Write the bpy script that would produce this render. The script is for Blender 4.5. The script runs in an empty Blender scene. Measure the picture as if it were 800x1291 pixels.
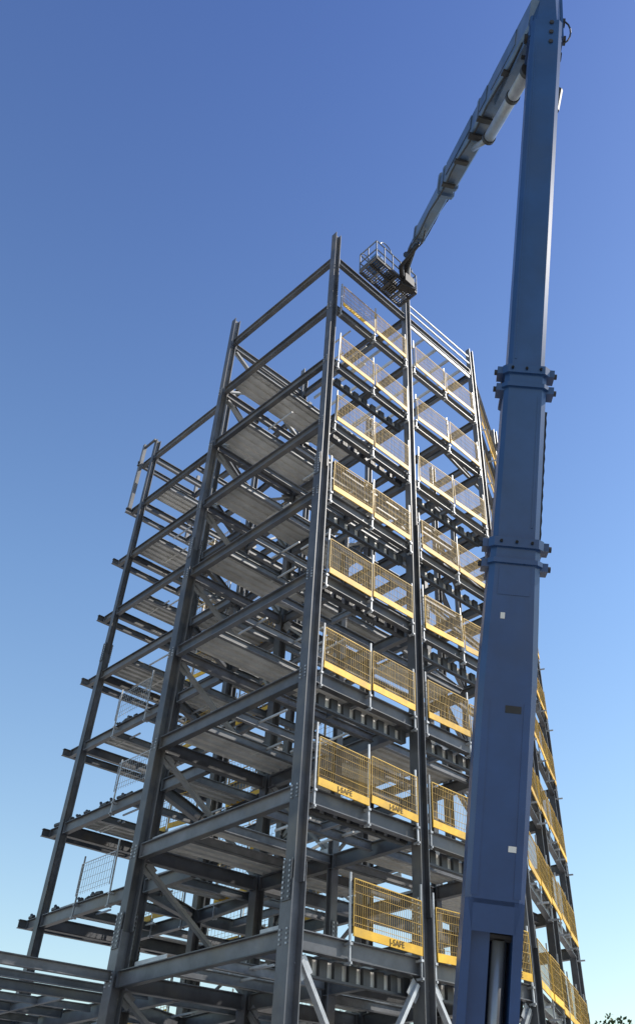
import bpy, math, random
from mathutils import Vector as V, Matrix
random.seed(7)
sc=bpy.context.scene
# ---------------------------------------------------------------- materials
def mat(name,col,rough=.6,metal=0.0,var=.25,scale=3.0,bump=0.0,island=.25,dirt=None,spec=.5):
    m=bpy.data.materials.new(name); m.use_nodes=True
    nt=m.node_tree; N=nt.nodes; L=nt.links; b=N['Principled BSDF']
    tc=N.new('ShaderNodeTexCoord'); no=N.new('ShaderNodeTexNoise')
    no.inputs['Scale'].default_value=scale; no.inputs['Detail'].default_value=6
    no.inputs['Roughness'].default_value=.65
    L.new(tc.outputs['Object'],no.inputs['Vector'])
    mr=N.new('ShaderNodeMapRange'); mr.inputs[1].default_value=.3; mr.inputs[2].default_value=.7
    mr.inputs[3].default_value=1-var; mr.inputs[4].default_value=1+var
    L.new(no.outputs['Fac'],mr.inputs[0])
    ge=N.new('ShaderNodeNewGeometry'); mi=N.new('ShaderNodeMapRange')
    mi.inputs[3].default_value=1-island; mi.inputs[4].default_value=1+island
    L.new(ge.outputs['Random Per Island'],mi.inputs[0])
    mu=N.new('ShaderNodeMath'); mu.operation='MULTIPLY'
    L.new(mr.outputs[0],mu.inputs[0]); L.new(mi.outputs[0],mu.inputs[1])
    vm=N.new('ShaderNodeVectorMath'); vm.operation='SCALE'; vm.inputs[0].default_value=col
    L.new(mu.outputs[0],vm.inputs['Scale'])
    out=vm.outputs[0]
    if dirt:
        n2=N.new('ShaderNodeTexNoise'); n2.inputs['Scale'].default_value=scale*.6; n2.inputs['Detail'].default_value=9
        L.new(tc.outputs['Object'],n2.inputs['Vector'])
        r=N.new('ShaderNodeMapRange'); r.inputs[1].default_value=.52; r.inputs[2].default_value=.72
        r.inputs[4].default_value=.7
        L.new(n2.outputs['Fac'],r.inputs[0])
        mx=N.new('ShaderNodeMix'); mx.data_type='RGBA'
        L.new(r.outputs[0],mx.inputs[0]); L.new(out,mx.inputs[6]); mx.inputs[7].default_value=(*dirt,1)
        out=mx.outputs[2]
    L.new(out,b.inputs['Base Color'])
    b.inputs['Roughness'].default_value=rough; b.inputs['Metallic'].default_value=metal
    b.inputs['Specular IOR Level'].default_value=spec
    if bump:
        bp=N.new('ShaderNodeBump'); bp.inputs['Strength'].default_value=bump; bp.inputs['Distance'].default_value=.02
        L.new(no.outputs['Fac'],bp.inputs['Height']); L.new(bp.outputs[0],b.inputs['Normal'])
    return m
M_steel=mat('steel_primer_grey',(.10,.103,.112),.42,.0,.35,1.5,.1,.45,dirt=(.17,.15,.12))
M_steel2=mat('steel_joist_grey',(.16,.163,.17),.45,.1,.3,2.5,.0,.5)
M_steeld=mat('steel_dark',(.045,.047,.052),.5,.0,.25,2,.0,.3)
M_galv=mat('galvanised',(.42,.43,.44),.45,.3,.2,5,.0,.35)
M_deck=mat('deck_sheet',(.60,.59,.56),.5,.1,.2,1.2,.0,.1,dirt=(.40,.38,.34))
M_yel=mat('yellow_frame_paint',(.55,.34,.05),.55,0,.2,4,.0,.25)
M_wire=mat('mesh_wire',(.46,.29,.06),.6,0,.3,1.2,.0,.4)
M_yelb=mat('yellow_board',(.78,.45,.03),.55,0,.25,2.5,.0,.22,dirt=(.5,.32,.08))
M_ink=mat('board_ink',(.10,.06,.02),.6)
M_blue=mat('boom_blue',(.018,.058,.165),.30,.0,.18,.9,.05,.05,dirt=(.03,.055,.12))
M_jib=mat('jib_grey_blue',(.075,.125,.215),.35,.1,.25,2,.0,.2,dirt=(.14,.155,.18))
M_chrome=mat('cylinder_rod',(.30,.30,.31),.3,.6,.15,2)
M_dark=mat('dark_rubber',(.02,.02,.022),.6,0,.3,4)
M_stick=mat('sticker_white',(.6,.6,.58),.5,0,.1,4)
M_gnd=mat('ground_gravel',(.38,.35,.30),.95,0,.3,.35,.4,0)
M_con=mat('concrete',(.42,.41,.39),.85,0,.15,1.0,.2,.1)
M_bark=mat('bark',(.09,.065,.045),.9,0,.3,6,.4)
M_leaf=mat('leaves',(.05,.085,.025),.7,0,.3,.5,.0,.5)
# ---------------------------------------------------------------- mesh accumulators
class Acc:
    def __init__(s): s.v=[]; s.f=[]
    def prism(s,p,q,prof,S,U,prof2=None):
        n=len(prof); i=len(s.v); prof2=prof2 or prof
        for x,y in prof: s.v.append(p+S*x+U*y)
        for x,y in prof2: s.v.append(q+S*x+U*y)
        for k in range(n):
            k2=(k+1)%n; s.f.append((i+k,i+k2,i+n+k2,i+n+k))
        s.f.append(tuple(i+n-1-k for k in range(n))); s.f.append(tuple(i+n+k for k in range(n)))
    def bar(s,p,q,w,h,up=V((0,0,1)),off=(0,0)):
        p=V(p);q=V(q); d=(q-p).normalized(); S=d.cross(up)
        if S.length<1e-4: S=d.cross(V((1,0,0)))
        S.normalize(); U=S.cross(d).normalized()
        x0,y0=off; s.prism(p,q,[(x0-w/2,y0-h/2),(x0+w/2,y0-h/2),(x0+w/2,y0+h/2),(x0-w/2,y0+h/2)],S,U)
    def ibeam(s,p,q,dep,w,up=V((0,0,1)),tf=.022,top=True):
        o=-dep/2 if top else 0
        s.bar(p,q,w,tf,up,(0,o+dep/2-tf/2)); s.bar(p,q,w,tf,up,(0,o-dep/2+tf/2))
        s.bar(p,q,.016,dep-2*tf,up,(0,o))
    def tube(s,p,q,r,n=10,r2=None):
        p=V(p);q=V(q); d=(q-p).normalized(); up=V((0,0,1)) if abs(d.z)<.95 else V((0,1,0))
        S=d.cross(up).normalized(); U=S.cross(d)
        c=[(r*math.cos(2*math.pi*k/n),r*math.sin(2*math.pi*k/n)) for k in range(n)]
        r2=r if r2 is None else r2
        c2=[(r2*math.cos(2*math.pi*k/n),r2*math.sin(2*math.pi*k/n)) for k in range(n)]
        s.prism(p,q,c,S,U,c2)
    def obj(s,name,m,parent=None,smooth=False):
        me=bpy.data.meshes.new(name); me.from_pydata([tuple(v) for v in s.v],[],s.f)
        me.materials.append(m); o=bpy.data.objects.new(name,me); sc.collection.objects.link(o)
        if parent: o.parent=parent
        if smooth:
            for p in me.polygons: p.use_smooth=len(p.vertices)==4
        return o
def empty(name,loc=(0,0,0)):
    o=bpy.data.objects.new(name,None); sc.collection.objects.link(o); o.empty_display_size=.5
    return o
# ---------------------------------------------------------------- plan
C0=V((-1.9,18.5,0)); A=V((-.738,.675,0)); B=V((.70,.714,0)); H=3.0; Z=V((0,0,1))
def P(a,b,z=0): return C0+A*a+B*b+Z*z
TOP=31.5; W1=8.8
bld=empty('steel_frame_building')
cols=Acc(); beams=Acc(); sec=Acc(); deck=Acc(); br=Acc(); bolts=Acc(); galv=Acc(); dark=Acc(); conc=Acc(); lite=Acc()
def column(a,b,top=TOP,big=1.0,flA=True,bottom=0):
    up=B if flA else A
    segs=[(bottom,6.9,.37*big),(6.9,18.9,.31*big),(18.9,top,.26*big)]
    for z0,z1,w in segs:
        z1=min(z1,top)
        if z1<=z0: continue
        cols.ibeam(P(a,b,z0),P(a,b,z1),w,w,up.normalized(),.026,False)
    for zz in (6.9,18.9):
        if zz>top: continue
        w=.35*big if zz<10 else .28*big
        for s in (-1,1):
            n=up.normalized(); c=P(a,b,0)+n*s*(w/2+.028)
            cols.bar(c+Z*(zz-.42),c+Z*(zz+.42),w*.82,.018,n)
            S=n.cross(Z).normalized()
            for x in (-.3,.3):
                for k in range(8):
                    q=c+S*x*w*.9+Z*(zz-.36+k*.103); bolts.bar(q-n*.02,q+n*s*.03,.042,.042)
    conc.bar(P(a,b,0),P(a,b,.35),.7,.7,up.normalized())
main=[(0,0),(0,4),(0,8.2),(6.2,0),(6.2,4),(6.2,8.2),(2.25,12.8),(4.5,17.46),(6.2,12.8),(8.5,17.2)]
wing=[(W1,1.9),(14.5,1.9),(10.4,5),(14.5,5),(10.4,8.2),(14.5,8.2),(10.4,12.8),(14.5,12.8)]
for a,b in main: column(a,b,TOP if b<9 else 31.2,1 if b<5 else .9,True)
for a,b in wing: column(a,b,31.0 if b<6 else 30,.88,True)
for a,b in [(3.1,8.2),(3.1,4)]: column(a,b,21.2,.7,False)
def bm(p,q,z,dep=.40,w=.19,gap=.17,acc=None,dz=0):
    acc=acc or beams
    p=P(p[0],p[1],z+dz); q=P(q[0],q[1],z+dz); d=(q-p).normalized()
    acc.ibeam(p+d*gap,q-d*gap,dep,w)
    if acc is beams:
        for e,sg in ((p,1),(q,-1)):
            c=e+d*sg*(gap+.01)
            acc.bar(c-Z*.02,c-Z*(dep-.02),w*.95,.03,d)
edges=[((0,0),(6.2,0)),((0,0),(0,4)),((0,4),(0,8.2)),((0,4),(6.2,4)),((0,8.2),(6.2,8.2)),((6.2,0),(6.2,4)),((6.2,4),(6.2,8.2)),
 ((0,8.2),(2.25,12.8)),((2.25,12.8),(4.5,17.46)),((2.25,12.8),(6.2,12.8)),((6.2,8.2),(6.2,12.8)),((4.5,17.46),(8.5,17.2)),((6.2,12.8),(8.5,17.2)),
 ((6.2,1.9),(W1,1.9)),((W1,1.9),(14.5,1.9)),((6.2,4.6),(10.4,5)),((10.4,5),(14.5,5)),((6.2,8.2),(10.4,8.2)),((10.4,8.2),(14.5,8.2)),
 ((W1,1.9),(10.4,5)),((10.4,5),(10.4,8.2)),((14.5,1.9),(14.5,5)),((14.5,5),(14.5,8.2)),((6.2,12.8),(10.4,12.8)),((10.4,12.8),(14.5,12.8)),((14.5,8.2),(14.5,12.8)),((10.4,8.2),(10.4,12.8))]
for L in range(1,11):
    z=L*H
    for (p,q) in edges:
        lo=L<=4
        if L==10 and max(p[1],q[1])>5 and min(p[0],q[0])>6.1: continue
        bm(p,q,z,.38 if lo else .33,.19 if lo else .17)
    if L<10:
        for a in (1.55,3.1,4.3):
            if L>=8 and a<4: continue
            for b0,b1 in ((0,4),(4,8.2)):
                bm((a,b0),(a,b1),z,.24,.12,.14,sec,-.03)
        for a in (1.2,3.6): bm((a+.8,8.2),(a+1.5,12.8),z,.26,.12,.14,sec,-.03)
        for a in (7.5,10.6,12.6):
            bm((a,1.9),(a,5),z,.24,.12,.14,sec,-.03); bm((a,5),(a,8.2),z,.24,.12,.14,sec,-.03)
        bm((6.2,6.2),(10.4,6.4),z,.24,.12,.14,sec,-.03)
        for b in (2.0,6.1): bm((0,b),(1.55,b),z,.2,.1,.12,sec,-.04)
        # small intermediate angle trimmers
        r=random.Random(L*5)
        for k in range(4):
            a=r.uniform(.3,4); b=r.uniform(.5,3.2); lite.bar(P(a,b,z-.12),P(a+1.3,b+r.uniform(-.02,.02),z-.12),.05,.05)
            a=r.uniform(7,13); b=r.uniform(2.2,4.6); lite.bar(P(a,b,z-.12),P(a+1.5,b,z-.12),.05,.05)
    for b in (1.9,5,8.2):
        if L<10 or b<6: bm((14.5,b),(15.4,b),z,.3,.15,.09)
    beams.ibeam(P(15.42,1.6,z),P(15.42,8.4 if L<10 else 5.1,z),.26,.14)
for k in range(5):
    b=4.5+k*.8; lite.bar(P(.1,b,29.92),P(6.0,b,29.92),.07,.14)
for zz in (30.45,30.9):
    galv.bar(P(-.05,4.1,zz),P(-.05,8.1,zz),.05,.05)
galv.bar(P(-.02,4.2,29.55),P(-.02,8.0,29.55),.06,.14)
for b in (1.75,5): cols.bar(P(15.42,b,27.01),P(15.42,b,31.2),.16,.16,B.normalized())
cols.bar(P(15.42,1.75,31.0),P(14.5,1.75,31.0),.1,.1)
# decking ---------------------------------------------------------------
def decks(a0,a1,b0,b1,z,pitch=.30):
    n=max(1,int((a1-a0)/pitch)); i0=len(deck.v); pts=[]
    w=(a1-a0)/n
    for k in range(n):
        a=a0+k*w
        pts+= [(a,0),(a+w*.45,0),(a+w*.55,.07),(a+w*.92,.07)]
    pts.append((a1,0))
    for a,h in pts:
        deck.v.append(P(a,b0,z+h)); deck.v.append(P(a,b1,z+h))
    for k in range(len(pts)-1):
        j=i0+2*k; deck.f.append((j,j+1,j+3,j+2))
    galv.bar(P(a0,b0,z+.085),P(a1,b0,z+.085),.03,.17); galv.bar(P(a0,b1,z+.085),P(a1,b1,z+.085),.03,.17)
for L in range(1,10):
    z=L*H+.006
    r=random.Random(L)
    decks(4.45,5.95-r.random()*.25,.15,3.9,z)
    decks(4.45,5.95,4.1,6.0+r.random()*2,z)
    if L<6: decks(1.7,2.9,4.15+r.random()*1.5,8.0,z)
    if L in (2,4): decks(.2,1.2,.2,3.9,z)
    if L in (1,3): decks(3.2,4.2,.2,3.9,z)
    if L<5: decks(3.2,4.3,4.15,6.8,z)
    decks(7.6,8.9,2.1,4.9,z)
    decks(12.7,13.9 if L%2 else 14.3,2.1,4.9,z)
    if L<8: decks(10.6,11.7,5.2,8.0,z)
    if L<9: decks(14.0,15.2,5.2,8.0,z)
    if L in (1,2,3): decks(3.0,5.0,8.4,12.6,z)
    if L in (2,4,5) : decks(7,8.6,8.4,12.4,z)
def trim(b0,b1,z,a=.34):
    lite.bar(P(a,b0,z-.2),P(a,b1,z-.2),.02,.30)
    n=int((b1-b0)/.42)
    for k in range(n+1):
        b=b0+k*(b1-b0)/n
        dark.bar(P(a-.06,b-.11,z-.2),P(a-.06,b+.11,z-.2),.09,.33)
    dark.bar(P(a-.08,b0,z-.40),P(a-.08,b1,z-.40),.12,.05)
for L in range(1,9):
    trim(.3,3.7,L*H-.02 if L%2 else L*H-.35)
    if L!=8: trim(4.3,7.9,L*H-.3)
# bracing ----------------------------------------------------------------
def brace(p,q,w=.14,acc=None):
    acc=acc or br
    acc.bar(p,q,w,w*.6)
    for e,d in ((p,(q-p).normalized()),(q,(p-q).normalized())):
        c=e+d*.12; n=d.cross(Z).normalized()
        acc.bar(c-d*.16,c+d*.22,.018,.34,Z)
        for k in range(4):
            x=c+d*(k*.07)
            bolts.bar(x-n*.05,x+n*.05,.03,.03)
for L in range(0,10):
    z0=L*H; z1=z0+H
    brace(P(6.2,.25,z1-.45),P(6.2,3.8,z0+.15),.16)
    if L>6: brace(P(6.25,.25,z0+.1),P(6.25,3.8,z1-.4),.12)
    if L%2: brace(P(6.2,4.2,z0+.1),P(6.2,8.0,z1-.4))
    if L<9: brace(P(6.4,8.2,z0+.1),P(10.2,8.2,z1-.4),.12); brace(P(10.2,8.2,z0+.1),P(6.4,8.2,z1-.4),.12)
    if L<9 and L%2==0: brace(P(10.4,5.2,z0+.1),P(10.4,8.0,z1-.4),.12)
    if L in(1,3,5,7): brace(P(6.0,4,z1-.4),P(3.3,4,z0+.1),.12)
brc=Acc()
brace(P(.0,.3,5.45),P(.0,1.95,3.1),.15,brc); brace(P(.0,3.75,5.45),P(.0,2.1,3.1),.15,brc)
brace(P(.0,4.3,5.45),P(.0,6.0,3.1),.15,brc); brace(P(.0,7.9,5.45),P(.0,6.2,3.1),.15,brc)
for L in (3,4,5):
    for k in range(14):
        if random.random()<.35: continue
        a=10.4+k*.36+random.uniform(-.1,.1); r=random.uniform(.05,.085)
        dark.tube(P(a,1.9,L*H+.08),P(a+random.uniform(.15,.4),1.9+random.uniform(-.05,.1),L*H+.09),r,7)
        if k%2: dark.tube(P(a+.1,1.9,L*H+.08),P(a+.2,1.9,L*H+.08+random.uniform(.06,.16)),.05,6)
# podium at level 2
pod=[(6.2,-7),(10.4,-7),(14.5,-7),(10.4,-13),(6.2,-13),(14.5,-13)]
for a,b in pod: column(a,b,6.0,.8)
for a in (6.2,W1,11.6,14.5):
    b0=0 if a==6.2 else 1.9
    for z in (6.0,3.0):
        bm((a,b0),(a,-7),z,.23,.14); bm((a,-7),(a,-13),z,.23,.14)
for b in (-7,-3.5,-13):
    for z in (6.0,3.0):
        bm((6.2,b),(W1,b),z,.25,.13); bm((W1,b),(14.5,b),z,.25,.13)
for a in (7.5,10.2,13.0): bm((a,1.9),(a,-7),6.0,.18,.1,.1,sec,-.04)
for b in (-1.5,.2): bm((W1,b),(14.5,b),6.0,.2,.1,.1,sec,-.04)
decks(12.2,13.4,-6.5,1.2,6.006)
for (a,b) in ((0,0),(6.2,0),(0,4)):
    for L in range(1,10):
        for s in (-1,1):
            for k in range(4):
                n=B.normalized(); S=A
                w=.37 if L<=2 else (.31 if L<=6 else .26)
                q=P(a,b,L*H-.06-k*.09)-n*(w/2)+S*s*w*.28
                bolts.bar(q+n*.02,q-n*.025,.038,.038)
cols.obj('columns',M_steel,bld); beams.obj('primary_beams',M_steel,bld); sec.obj('secondary_beams',M_steel2,bld)
deck.obj('metal_decking',M_deck,bld); br.obj('wind_bracing',mat('brace_steel',(.25,.255,.26),.5,.1,.2,2,0,.3),bld)
brc.obj('base_bracing',M_galv,bld); bolts.obj('bolts',M_galv,bld); galv.obj('edge_trim',M_galv,bld); lite.obj('deck_closures',M_deck,bld); dark.obj('edge_stiffeners',M_steeld,bld); conc.obj('column_bases',M_con,bld)
# ---------------------------------------------------------------- barriers
class Bar:
    def __init__(s,name='safety_barrier'):
        s.e=empty(name); s.y=Acc(); s.b=Acc(); s.g=Acc(); s.w=Acc(); s.t=[]
    def run(s,p,q,z,n,out,hgt=1.18,text=False,grey=False,step=.065,stub=0,board=True):
        p=p+out*.14;q=q+out*.14; d=(q-p); ln=d.length; d.normalize(); pl=ln/n
        for k in range(n+1):
            x=p+d*(pl*k if k<n else ln)
            x=x+d*(.03 if k==0 else (-.03 if k==n else 0))
            lean=V((random.uniform(-.04,.04),random.uniform(-.04,.04),0))
            s.g.bar(x+Z*(z-.5),x+Z*(z+1.45+random.uniform(-.1,.14))+lean,.042,.042,out)
            s.g.bar(x-out*.14+Z*(z-.45),x+out*(stub or .06)+Z*(z-.45),.05,.05)
            s.g.bar(x-out*.14+Z*(z-.08),x+out*.05+Z*(z-.08),.08,.05)
            if k==n: break
            a=x+d*.05+out*.045; b=x+d*(pl-.06)+out*.045
            ja=random.uniform(-.06,.06); jb=random.uniform(-.06,.06)
            oo=out*random.uniform(-.01,.02)
            A0=a+Z*(z+.02+ja)+oo; B0=b+Z*(z+.02+jb)
            if board: s.b.bar(A0+Z*.10,B0+Z*.10,.03,.185)
            W=s.g if grey else s.w
            F=s.g if grey else s.y
            F.bar(A0+Z*hgt,B0+Z*hgt,.022,.022)
            F.bar(A0+Z*.2,A0+Z*hgt,.022,.022,out); F.bar(B0+Z*.2,B0+Z*hgt,.022,.022,out)
            m=int((B0-A0).length/step)
            for i in range(1,m):
                c=A0.lerp(B0,i/m); W.bar(c+Z*.2,c+Z*(hgt-.01),.0085,.0085,out)
            for h in (.27,.42,.66,.90,1.08): W.bar(A0+Z*h+out*.008,B0+Z*h+out*.008,.009,.009)
            if text: s.t.append((A0.lerp(B0,.36 if random.random()<.5 else .5)+Z*.04+out*.022,d.copy()))
    def done(s):
        s.y.obj('panel_frames',M_yel,s.e); s.b.obj('toe_boards',M_yelb,s.e); s.g.obj('posts',M_galv,s.e); s.w.obj('mesh_wires',M_wire,s.e)
        for (l,d) in s.t:
            c=bpy.data.curves.new('lettering','FONT'); c.body='J-SAFE'; c.size=.18; c.extrude=.003
            c.materials.append(M_ink); o=bpy.data.objects.new('lettering',c); sc.collection.objects.link(o)
            nrm=d.cross(Z); R=Matrix((d,Z,nrm)).transposed().to_4x4(); R.translation=l; o.matrix_world=R; o.parent=s.e
outR=B.cross(Z).normalized()
b1=Bar()
for L in range(3,10): b1.run(P(0,.28),P(0,3.8),L*H,2,outR,text=L<=3)
b1.run(P(0,1.5),P(0,3.8),6.0,1,outR,text=True)
b1.done()
b2=Bar()
for L in range(2,10): b2.run(P(0,4.22),P(0,8.0),L*H,2,outR,text=L<=2)
b2.done()
dch=(P(4.5,17.46)-P(0,8.2)).normalized(); outC=dch.cross(Z).normalized()
b3=Bar()
for L in range(1,10): b3.run(P(0,8.2)+dch*.2,P(4.5,17.46),L*H,5,outC,stub=.22,step=.11)
b3.done()
b4=Bar()
nA=-B.normalized()
for L in (3,4,5): b4.run(P(10.3 if L%2 else 9.4,1.9),P(12.3 if L%2 else 11.3,1.9),L*H,1,nA,grey=True,step=.13,board=False)
b4.done()
b5=Bar()
for L in range(2,9): b5.run(P(6.5,8.2),P(14.4,8.2),L*H,4,B.normalized(),step=.2)
for L in (3,4,5,6,8): b5.run(P(7.3,4.9),P(9.2,4.9),L*H,1,nA,step=.15)
for L in (2,3,4,5,6,7,8): b5.run(P(10.8,4.9),P(14.2,4.9),L*H,2,nA,step=.15)
b5.done()
# ---------------------------------------------------------------- boom lift
lift=empty('boom_lift')
Bp=V((1.38,13.3,3.56)); K=V((3.68,7.4,22.4)); U=(K-Bp).normalized()
Sx=U.cross(V((0,1,0))).normalized(); 
if Sx.x<0: Sx=-Sx
Fy=Sx.cross(U).normalized()
if Fy.y>0: Fy=-Fy
def octo(w,d,c): return [(-w/2+c,-d/2),(w/2-c,-d/2),(w/2,-d/2+c),(w/2,d/2-c),(w/2-c,d/2),(-w/2+c,d/2),(-w/2,d/2-c),(-w/2,-d/2+c)]
def at(s,x=0,y=0): return Bp+U*s+Sx*x+Fy*y
def sect(acc,s0,s1,w,d,c=.07,w2=None):
    acc.prism(at(s0),at(s1),octo(w,d,c),Sx,Fy,octo(w2 or w,d,c))
a1=Acc(); sect(a1,1.5,4.6,.84,1.0,.09,.90); sect(a1,4.6,6.95,.90,1.0,.09,.80); a1.obj('base_boom_section',M_blue,lift)
a2=Acc(); sect(a2,6.5,10.3,.765,.9,.08,.74); a2.obj('middle_boom_section',M_blue,lift)
a3=Acc(); sect(a3,9.9,19.4,.66,.8,.075,.68); a3.obj('fly_boom_section',M_blue,lift)
# doubler plates, weld beads and stickers on the boom
pl=Acc()
pl.bar(at(1.6,-.30,.505),at(4.3,-.31,.505),.10,.012,Fy); pl.bar(at(1.6,.30,.505),at(4.3,.31,.505),.10,.012,Fy)
pl.bar(at(6.0,0,.505),at(6.5,0,.505),.5,.012,Fy)
pl.bar(at(10.5,-.2,.405),at(18.6,-.2,.405),.03,.012,Fy)
pl.bar(at(7.2,.24,.455),at(9.7,.24,.455),.03,.012,Fy)
pl.obj('doubler_plates',M_blue,lift)
st=Acc()
for s_,x_,w_,h_ in ((2.2,.2,.12,.08),(5.6,-.15,.07,.1)): st.bar(at(s_,x_,.508),at(s_+h_,x_,.508),w_,.006,Fy)
st.obj('warning_stickers',M_stick,lift)
a=Acc(); ad=Acc()
for s,w,d in ((6.95,.84,1.04),(10.3,.78,.94)):
    a.prism(at(s-.14),at(s+.02),octo(w+.06,d+.06,.09),Sx,Fy)
    a.prism(at(s-.42),at(s-.34),octo(w+.05,d+.05,.09),Sx,Fy)
    for sg in (-1,1):
        for ds in (-.40,-.05):
            a.bar(at(s+ds-.07,sg*(w/2+.04),d*.25),at(s+ds+.07,sg*(w/2+.04),d*.25),.16,.3,Fy)
            ad.tube(at(s+ds,sg*(w/2+.06),d*.3),at(s+ds,sg*(w/2+.17),d*.3),.05,8)
        for k in range(3):
            ad.tube(at(s-.06,-.25+.25*k,d/2+.02),at(s-.06,-.25+.25*k,d/2+.07),.025,6)
a.obj('wear_pad_collars',M_blue,lift); 
lo=Acc()
lo.prism(at(-2.2,-.36),at(1.55,-.36),[(-.06,-.5),(.06,-.5),(.06,.5),(-.06,.5)],Sx,Fy)
lo.prism(at(-2.2,.34),at(1.55,.34),[(-.07,-.5),(.07,-.5),(.07,.5),(-.07,.5)],Sx,Fy)
lo.prism(at(-2.2,0,-.35),at(1.55,0,-.35),[(-.3,-.04),(.3,-.04),(.3,.04),(-.3,.04)],Sx,Fy)
lo.prism(at(-2.2,-.18,.3),at(1.2,-.18,.3),[(-.15,-.03),(.15,-.03),(.15,.03),(-.15,.03)],Sx,Fy)
lo.prism(at(1.15,.0,.47),at(1.56,.0,.47),[(-.3,-.03),(.3,-.03),(.3,.03),(-.3,.03)],Sx,Fy,[(-.38,-.03),(.38,-.03),(.38,.03),(-.38,.03)])
lo.obj('boom_root_frame',M_blue,lift)
cy=Acc(); cy.tube(at(-2.2,.1,.25),at(1.05,.1,.25),.095,20); cy.obj('lift_cylinder',M_chrome,lift,True)
ad.tube(at(1.1,-.3,.25),at(1.1,.3,.25),.07,10)
hs=Acc()
for k in range(3): hs.tube(at(1.6,.44,-.3+k*.06),at(6.3,.47,-.3+k*.06),.02,6)
pts=[at(7.2+k*.12,.42+.012*(k%2),-.1) for k in range(22)]
for i in range(len(pts)-1): ad.bar(pts[i],pts[i+1],.07,.05,Fy)
ad.bar(at(4.2,-.02,.503),at(4.2,.22,.503),.01,.11,U)
hd=Acc()
hd.prism(at(18.9),at(20.4),octo(.72,.7,.1),Sx,Fy,octo(.5,.6,.1))
for sg in (-1,1):
    hd.prism(at(19.0,sg*.36),at(20.5,sg*.30),[(-.03,-.85),(.03,-.85),(.03,.3),(-.03,.3)],Sx,Fy,[(-.03,-.9),(.03,-.9),(.03,.15),(-.03,.15)])
hd.obj('boom_head',M_blue,lift)
for s_,y_ in ((19.5,-.6),(19.2,.05),(20.1,-.2)): ad.tube(at(s_,-.46,y_),at(s_,.46,y_),.1,14)
for s_ in (18.7,19.0,19.3): ad.tube(at(s_,.1,.36),at(s_,.1,.43),.05,8)
for k in range(8):
    t0=k/8*math.pi; t1=(k+1)/8*math.pi
    ad.tube(at(19.4+.28*math.cos(t0)*1.3,.36+.2*math.sin(t0),.1),at(19.4+.28*math.cos(t1)*1.3,.36+.2*math.sin(t1),.1),.02,6)
ad.tube(at(17.0,.3,.1),at(17.6,.36,.1),.09,8)
# jib
J0=V((3.42,7.65,22.55)); T=V((.94,18.1,29.6)); JU=(T-J0).normalized(); JL=(T-J0).length
JS=JU.cross(Z).normalized(); JN=JS.cross(JU).normalized()
def jp(s,x=0,y=0): return J0+JU*s+JS*x+JN*y
rect=lambda w,d,c=.05: octo(w,d,c)
j=Acc()
j.prism(jp(-.5),jp(7.6),rect(.50,.72),JS,JN,rect(.46,.62))
j.prism(jp(7.3),jp(11.2),rect(.38,.50),JS,JN,rect(.36,.46))
j.prism(jp(11),jp(12.6),rect(.26,.34),JS,JN,rect(.22,.28))
for s_,w_,d_ in ((7.5,.56,.76),(7.0,.53,.72),(11.1,.43,.55),(3.4,.53,.74)): j.prism(jp(s_-.1),jp(s_+.06),rect(w_,d_),JS,JN)
j.prism(jp(-.2,.0,-.5),jp(2.4,0,-.45),[(-.2,-.06),(.2,-.06),(.2,.2),(-.2,.2)],JS,JN,[(-.06,.0),(.06,.0),(.06,.16),(-.06,.16)])
for sg in (-1,1):
    for s0,s1 in ((.4,2.2),(2.6,3.2),(4.0,6.6)):
        j.prism(jp(s0,sg*.256,.05),jp(s1,sg*.25,.05),[(-.012,-.2),(.012,-.2),(.012,.2),(-.012,.2)],JS,JN)
j.obj('jib',M_jib,lift)
jc=Acc(); jc.tube(V((3.3,8.2,21.7)),V((2.75,10.6,23.35)),.145,18); jc.tube(V((2.75,10.6,23.35)),jp(4.4,0,-.45),.08,14)
jc.obj('jib_cylinder',mat('cylinder_barrel',(.26,.29,.33),.35,.1,.2,3),lift,True)
for f in (.0,.35,.98):
    c=V((3.3,8.2,21.7)).lerp(V((2.75,10.6,23.35)),f); dd=(V((2.75,10.6,23.35))-V((3.3,8.2,21.7))).normalized()
    ad.tube(c-dd*.06,c+dd*.06,.175,16)
for i in range(14):
    ad.tube(jp(i*.85,.29+.02*math.sin(i*2.1),.1),jp((i+1)*.85,.29+.02*math.sin((i+1)*2.1),.1-.04*(i%2)),.03,6)
    ad.tube(jp(i*.85,-.2+.03*math.sin(i*1.7),-.39),jp((i+1)*.85,-.2+.03*math.sin((i+1)*1.7),-.39),.028,6)
ad.tube(jp(3.9,-.30,-.42),jp(3.9,.30,-.42),.1,10)
for s_ in (1.0,3.0,5.2,6.6): ad.bar(jp(s_,-.1,-.4),jp(s_+.2,-.1,-.4),.4,.06,JN)
for k in range(6):
    t0=k/6*math.pi; t1=(k+1)/6*math.pi
    ad.tube(jp(10.6+.5*math.cos(t0),0,-.3-.3*math.sin(t0)),jp(10.6+.5*math.cos(t1),0,-.3-.3*math.sin(t1)),.03,6)
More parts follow.
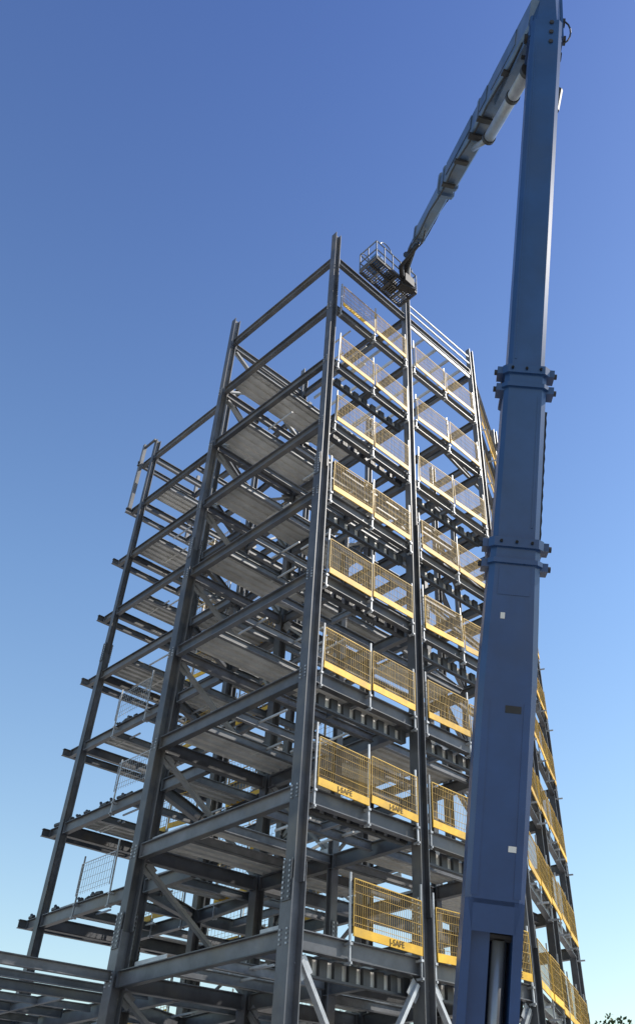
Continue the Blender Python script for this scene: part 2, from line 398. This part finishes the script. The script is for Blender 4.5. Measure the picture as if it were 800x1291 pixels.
# platform
bk=Acc(); bf=Acc(); bb=Acc()
Bn=B.normalized(); On=outR
BC=V((.16,18.95,29.0)); 
def bp(x,y,z): return BC+Bn*x+On*y+Z*z
hx,hy=1.1,.45
for k in range(23):
    x=-hx+.05+k*(2*hx-.1)/22; bf.bar(bp(x,-hy,0),bp(x,hy,0),.035,.03)
for k in range(7):
    y=-hy+k*(2*hy)/6; bf.bar(bp(-hx,y,.02),bp(hx,y,.02),.02,.03)
for y in (-hy,.1,hy): ad.bar(bp(-hx,y,-.06),bp(hx,y,-.06),.06,.08)
for x in (-hx,-.6,0,.6,hx): bf.bar(bp(x,-hy,-.05),bp(x,hy,-.05),.06,.07)
for z in (.12,.55,1.1):
    for y in (-hy,hy): bk.tube(bp(-hx,y,z),bp(hx,y,z),.028,8)
    for x in (-hx,hx): bk.tube(bp(x,-hy,z),bp(x,hy,z),.028,8)
for x in (-hx,-.66,-.22,.22,.66,hx):
    for y in (-hy,hy): bk.tube(bp(x,y,0),bp(x,y,1.1),.025,8)
for x in (-hx,hx): bk.tube(bp(x,0,0),bp(x,0,1.1),.025,8)
for x0,yy in ((-1.1,-hy),(-.3,-hy),(.5,-hy),(-.9,hy),(.3,hy)):
    for k in range(6):
        t0=k/6*math.pi;t1=(k+1)/6*math.pi
        bk.tube(bp(x0+.3-.3*math.cos(t0),yy,1.1+.3*math.sin(t0)),bp(x0+.3-.3*math.cos(t1),yy,1.1+.3*math.sin(t1)),.024,6)
bk.obj('platform_rails',mat('rail_steel',(.16,.18,.21),.4,.2,.2,4),lift); bf.obj('platform_floor',M_steel,lift)
bb.bar(bp(-.75,-.25,.75),bp(-.25,-.25,.75),.35,.4); bb.bar(bp(-1.0,.2,.3),bp(-.6,.2,.3),.3,.45); bb.obj('control_box',mat('box_blue',(.05,.2,.5),.4),lift)
ad.bar(bp(.1,-.2,.3),bp(.5,-.2,.3),.35,.5); ad.tube(bp(-.2,.1,.25),bp(.1,.15,.25),.16,10)
ad.tube(T-JU*.9,bp(.55,.25,.6),.14,10); ad.tube(bp(.55,.52,-.1),bp(.55,.52,1.0),.11,10); ad.bar(bp(.3,.56,.1),bp(.8,.56,.1),.14,.5); ad.bar(bp(.3,.3,-.15),bp(.9,.5,-.15),.3,.2)
ad.tube(T-JU*.4-Z*.3,T+V((-.1,.1,.1)),.12,8); ad.tube(T-JU*1.2-Z*.2+JS*.1,T+V((-.3,.2,-.5)),.07,8); ad.tube(T+V((-.3,.2,-.5)),bp(.5,.3,.1),.1,8)
# chassis (below the photographed field)
root=at(-2.2)
ch=Acc(); ch.bar(root+V((-1.2,3.0,-.35)),root+V((.6,-1.2,-.35)),1.6,.7)
ch.bar(V((root.x-1.3,root.y-2.3,.85)),V((root.x+.5,root.y+4.0,.85)),2.2,.4)
ch.bar(root+V((-.1,1.0,.1)),root+V((-1.1,3.2,.1)),2.0,.9); ch.obj('chassis_and_turntable',M_blue,lift)
for sx in (-1.35,1.35):
    for dy in (-1.7,3.2):
        c=V((root.x-.4+sx,root.y+dy,.6)); ad.tube(c-V((.22,0,0)),c+V((.22,0,0)),.6,24)
ad.obj('dark_fittings',M_dark,lift); hs.obj('hoses',M_dark,lift)
# ---------------------------------------------------------------- ground, tree
g=Acc(); R=900; g.v=[V((-R,-R,0)),V((R,-R,0)),V((R,R,0)),V((-R,R,0))]; g.f=[(0,1,2,3)]; g.obj('ground',M_gnd)
s=Acc(); s.v=[P(-1,-1,.004),P(16,-1,.004),P(16,18,.004),P(-1,18,.004)]; s.f=[(0,3,2,1)]; s.obj('concrete_slab',M_con)
def tree(loc,h,r):
    e=empty('broadleaf_tree'); t=Acc(); l=Acc(); loc=V(loc)
    t.tube(loc,loc+Z*h*.45,.35,10,.22)
    cl=[]
    for k in range(14):
        an=k*2.4; rr=r*random.uniform(.3,.8); c=loc+V((math.cos(an)*rr,math.sin(an)*rr,h*random.uniform(.5,.9)))
        t.tube(loc+Z*h*random.uniform(.3,.45),c,.1,6,.03); cl.append((c,r*random.uniform(.3,.5)))
    cl.append((loc+Z*h*.88,r*.4))
    for c,cr in cl:
        for k in range(420):
            d=V((random.gauss(0,1),random.gauss(0,1),random.gauss(0,.8))).normalized()*cr*random.random()**.4
            p=c+d; n=V((random.gauss(0,1),random.gauss(0,1),random.gauss(0,1))).normalized(); u=n.orthogonal().normalized()*.16; w=n.cross(u).normalized()*.1
            i=len(l.v); l.v+=[p-u,p-w,p+u,p+w]; l.f.append((i,i+1,i+2,i+3))
    t.obj('trunk_and_limbs',M_bark,e); l.obj('crown',M_leaf,e)
tree((16.6,69.6,0),12.5,3.6); tree((25.0,75,0),12.5,5)
# ---------------------------------------------------------------- light
SUN_AZ=math.radians(78); SUN_EL=math.radians(46)
w=bpy.data.worlds.new('World'); sc.world=w; w.use_nodes=True
nt=w.node_tree; N=nt.nodes; bg=N['Background']; sk=N.new('ShaderNodeTexSky'); sk.sky_type='NISHITA'; sk.sun_disc=False
sk.sun_elevation=SUN_EL; sk.sun_rotation=SUN_AZ; sk.air_density=1.7; sk.dust_density=.5; sk.ozone_density=5.0
# clearer, deeper zenith and brighter horizon haze
tc=N.new('ShaderNodeTexCoord'); sx=N.new('ShaderNodeSeparateXYZ'); nt.links.new(tc.outputs['Generated'],sx.inputs[0])
cr=N.new('ShaderNodeValToRGB'); e=cr.color_ramp.elements
e[0].position=.12; e[0].color=(1.0,.96,.90,1); e[1].position=.97; e[1].color=(.36,.40,.60,1)
m=e.new(.55); m.color=(.70,.74,.82,1)
nt.links.new(sx.outputs['Z'],cr.inputs[0])
mu=N.new('ShaderNodeMix'); mu.data_type='RGBA'; mu.blend_type='MULTIPLY'; mu.inputs[0].default_value=1
nt.links.new(sk.outputs[0],mu.inputs[6]); nt.links.new(cr.outputs[0],mu.inputs[7])
sc2=N.new('ShaderNodeVectorMath'); sc2.operation='SCALE'; sc2.inputs['Scale'].default_value=1.38
nt.links.new(mu.outputs[2],sc2.inputs[0]); nt.links.new(sc2.outputs[0],bg.inputs[0]); bg.inputs[1].default_value=.15
sd=V((math.sin(SUN_AZ)*math.cos(SUN_EL),math.cos(SUN_AZ)*math.cos(SUN_EL),math.sin(SUN_EL)))
ld=bpy.data.lights.new('sun','SUN'); ld.energy=5; ld.angle=math.radians(.5); ld.color=(1,.94,.85)
lo_=bpy.data.objects.new('sun',ld); sc.collection.objects.link(lo_); lo_.rotation_euler=(-sd).to_track_quat('-Z','Y').to_euler(); lo_.location=(30,0,50)
# ---------------------------------------------------------------- camera
cd=bpy.data.cameras.new('camera'); cam=bpy.data.objects.new('camera',cd); sc.collection.objects.link(cam); sc.camera=cam
cam.location=(0,0,1.6); cam.rotation_euler=(math.radians(90+39.9),0,0)
cd.sensor_fit='VERTICAL'; cd.sensor_height=36; cd.lens=1050/1291*36; cd.shift_x=-84/1291; cd.clip_end=3000
sc.view_settings.view_transform='Standard'; sc.view_settings.look='None'; sc.view_settings.exposure=0
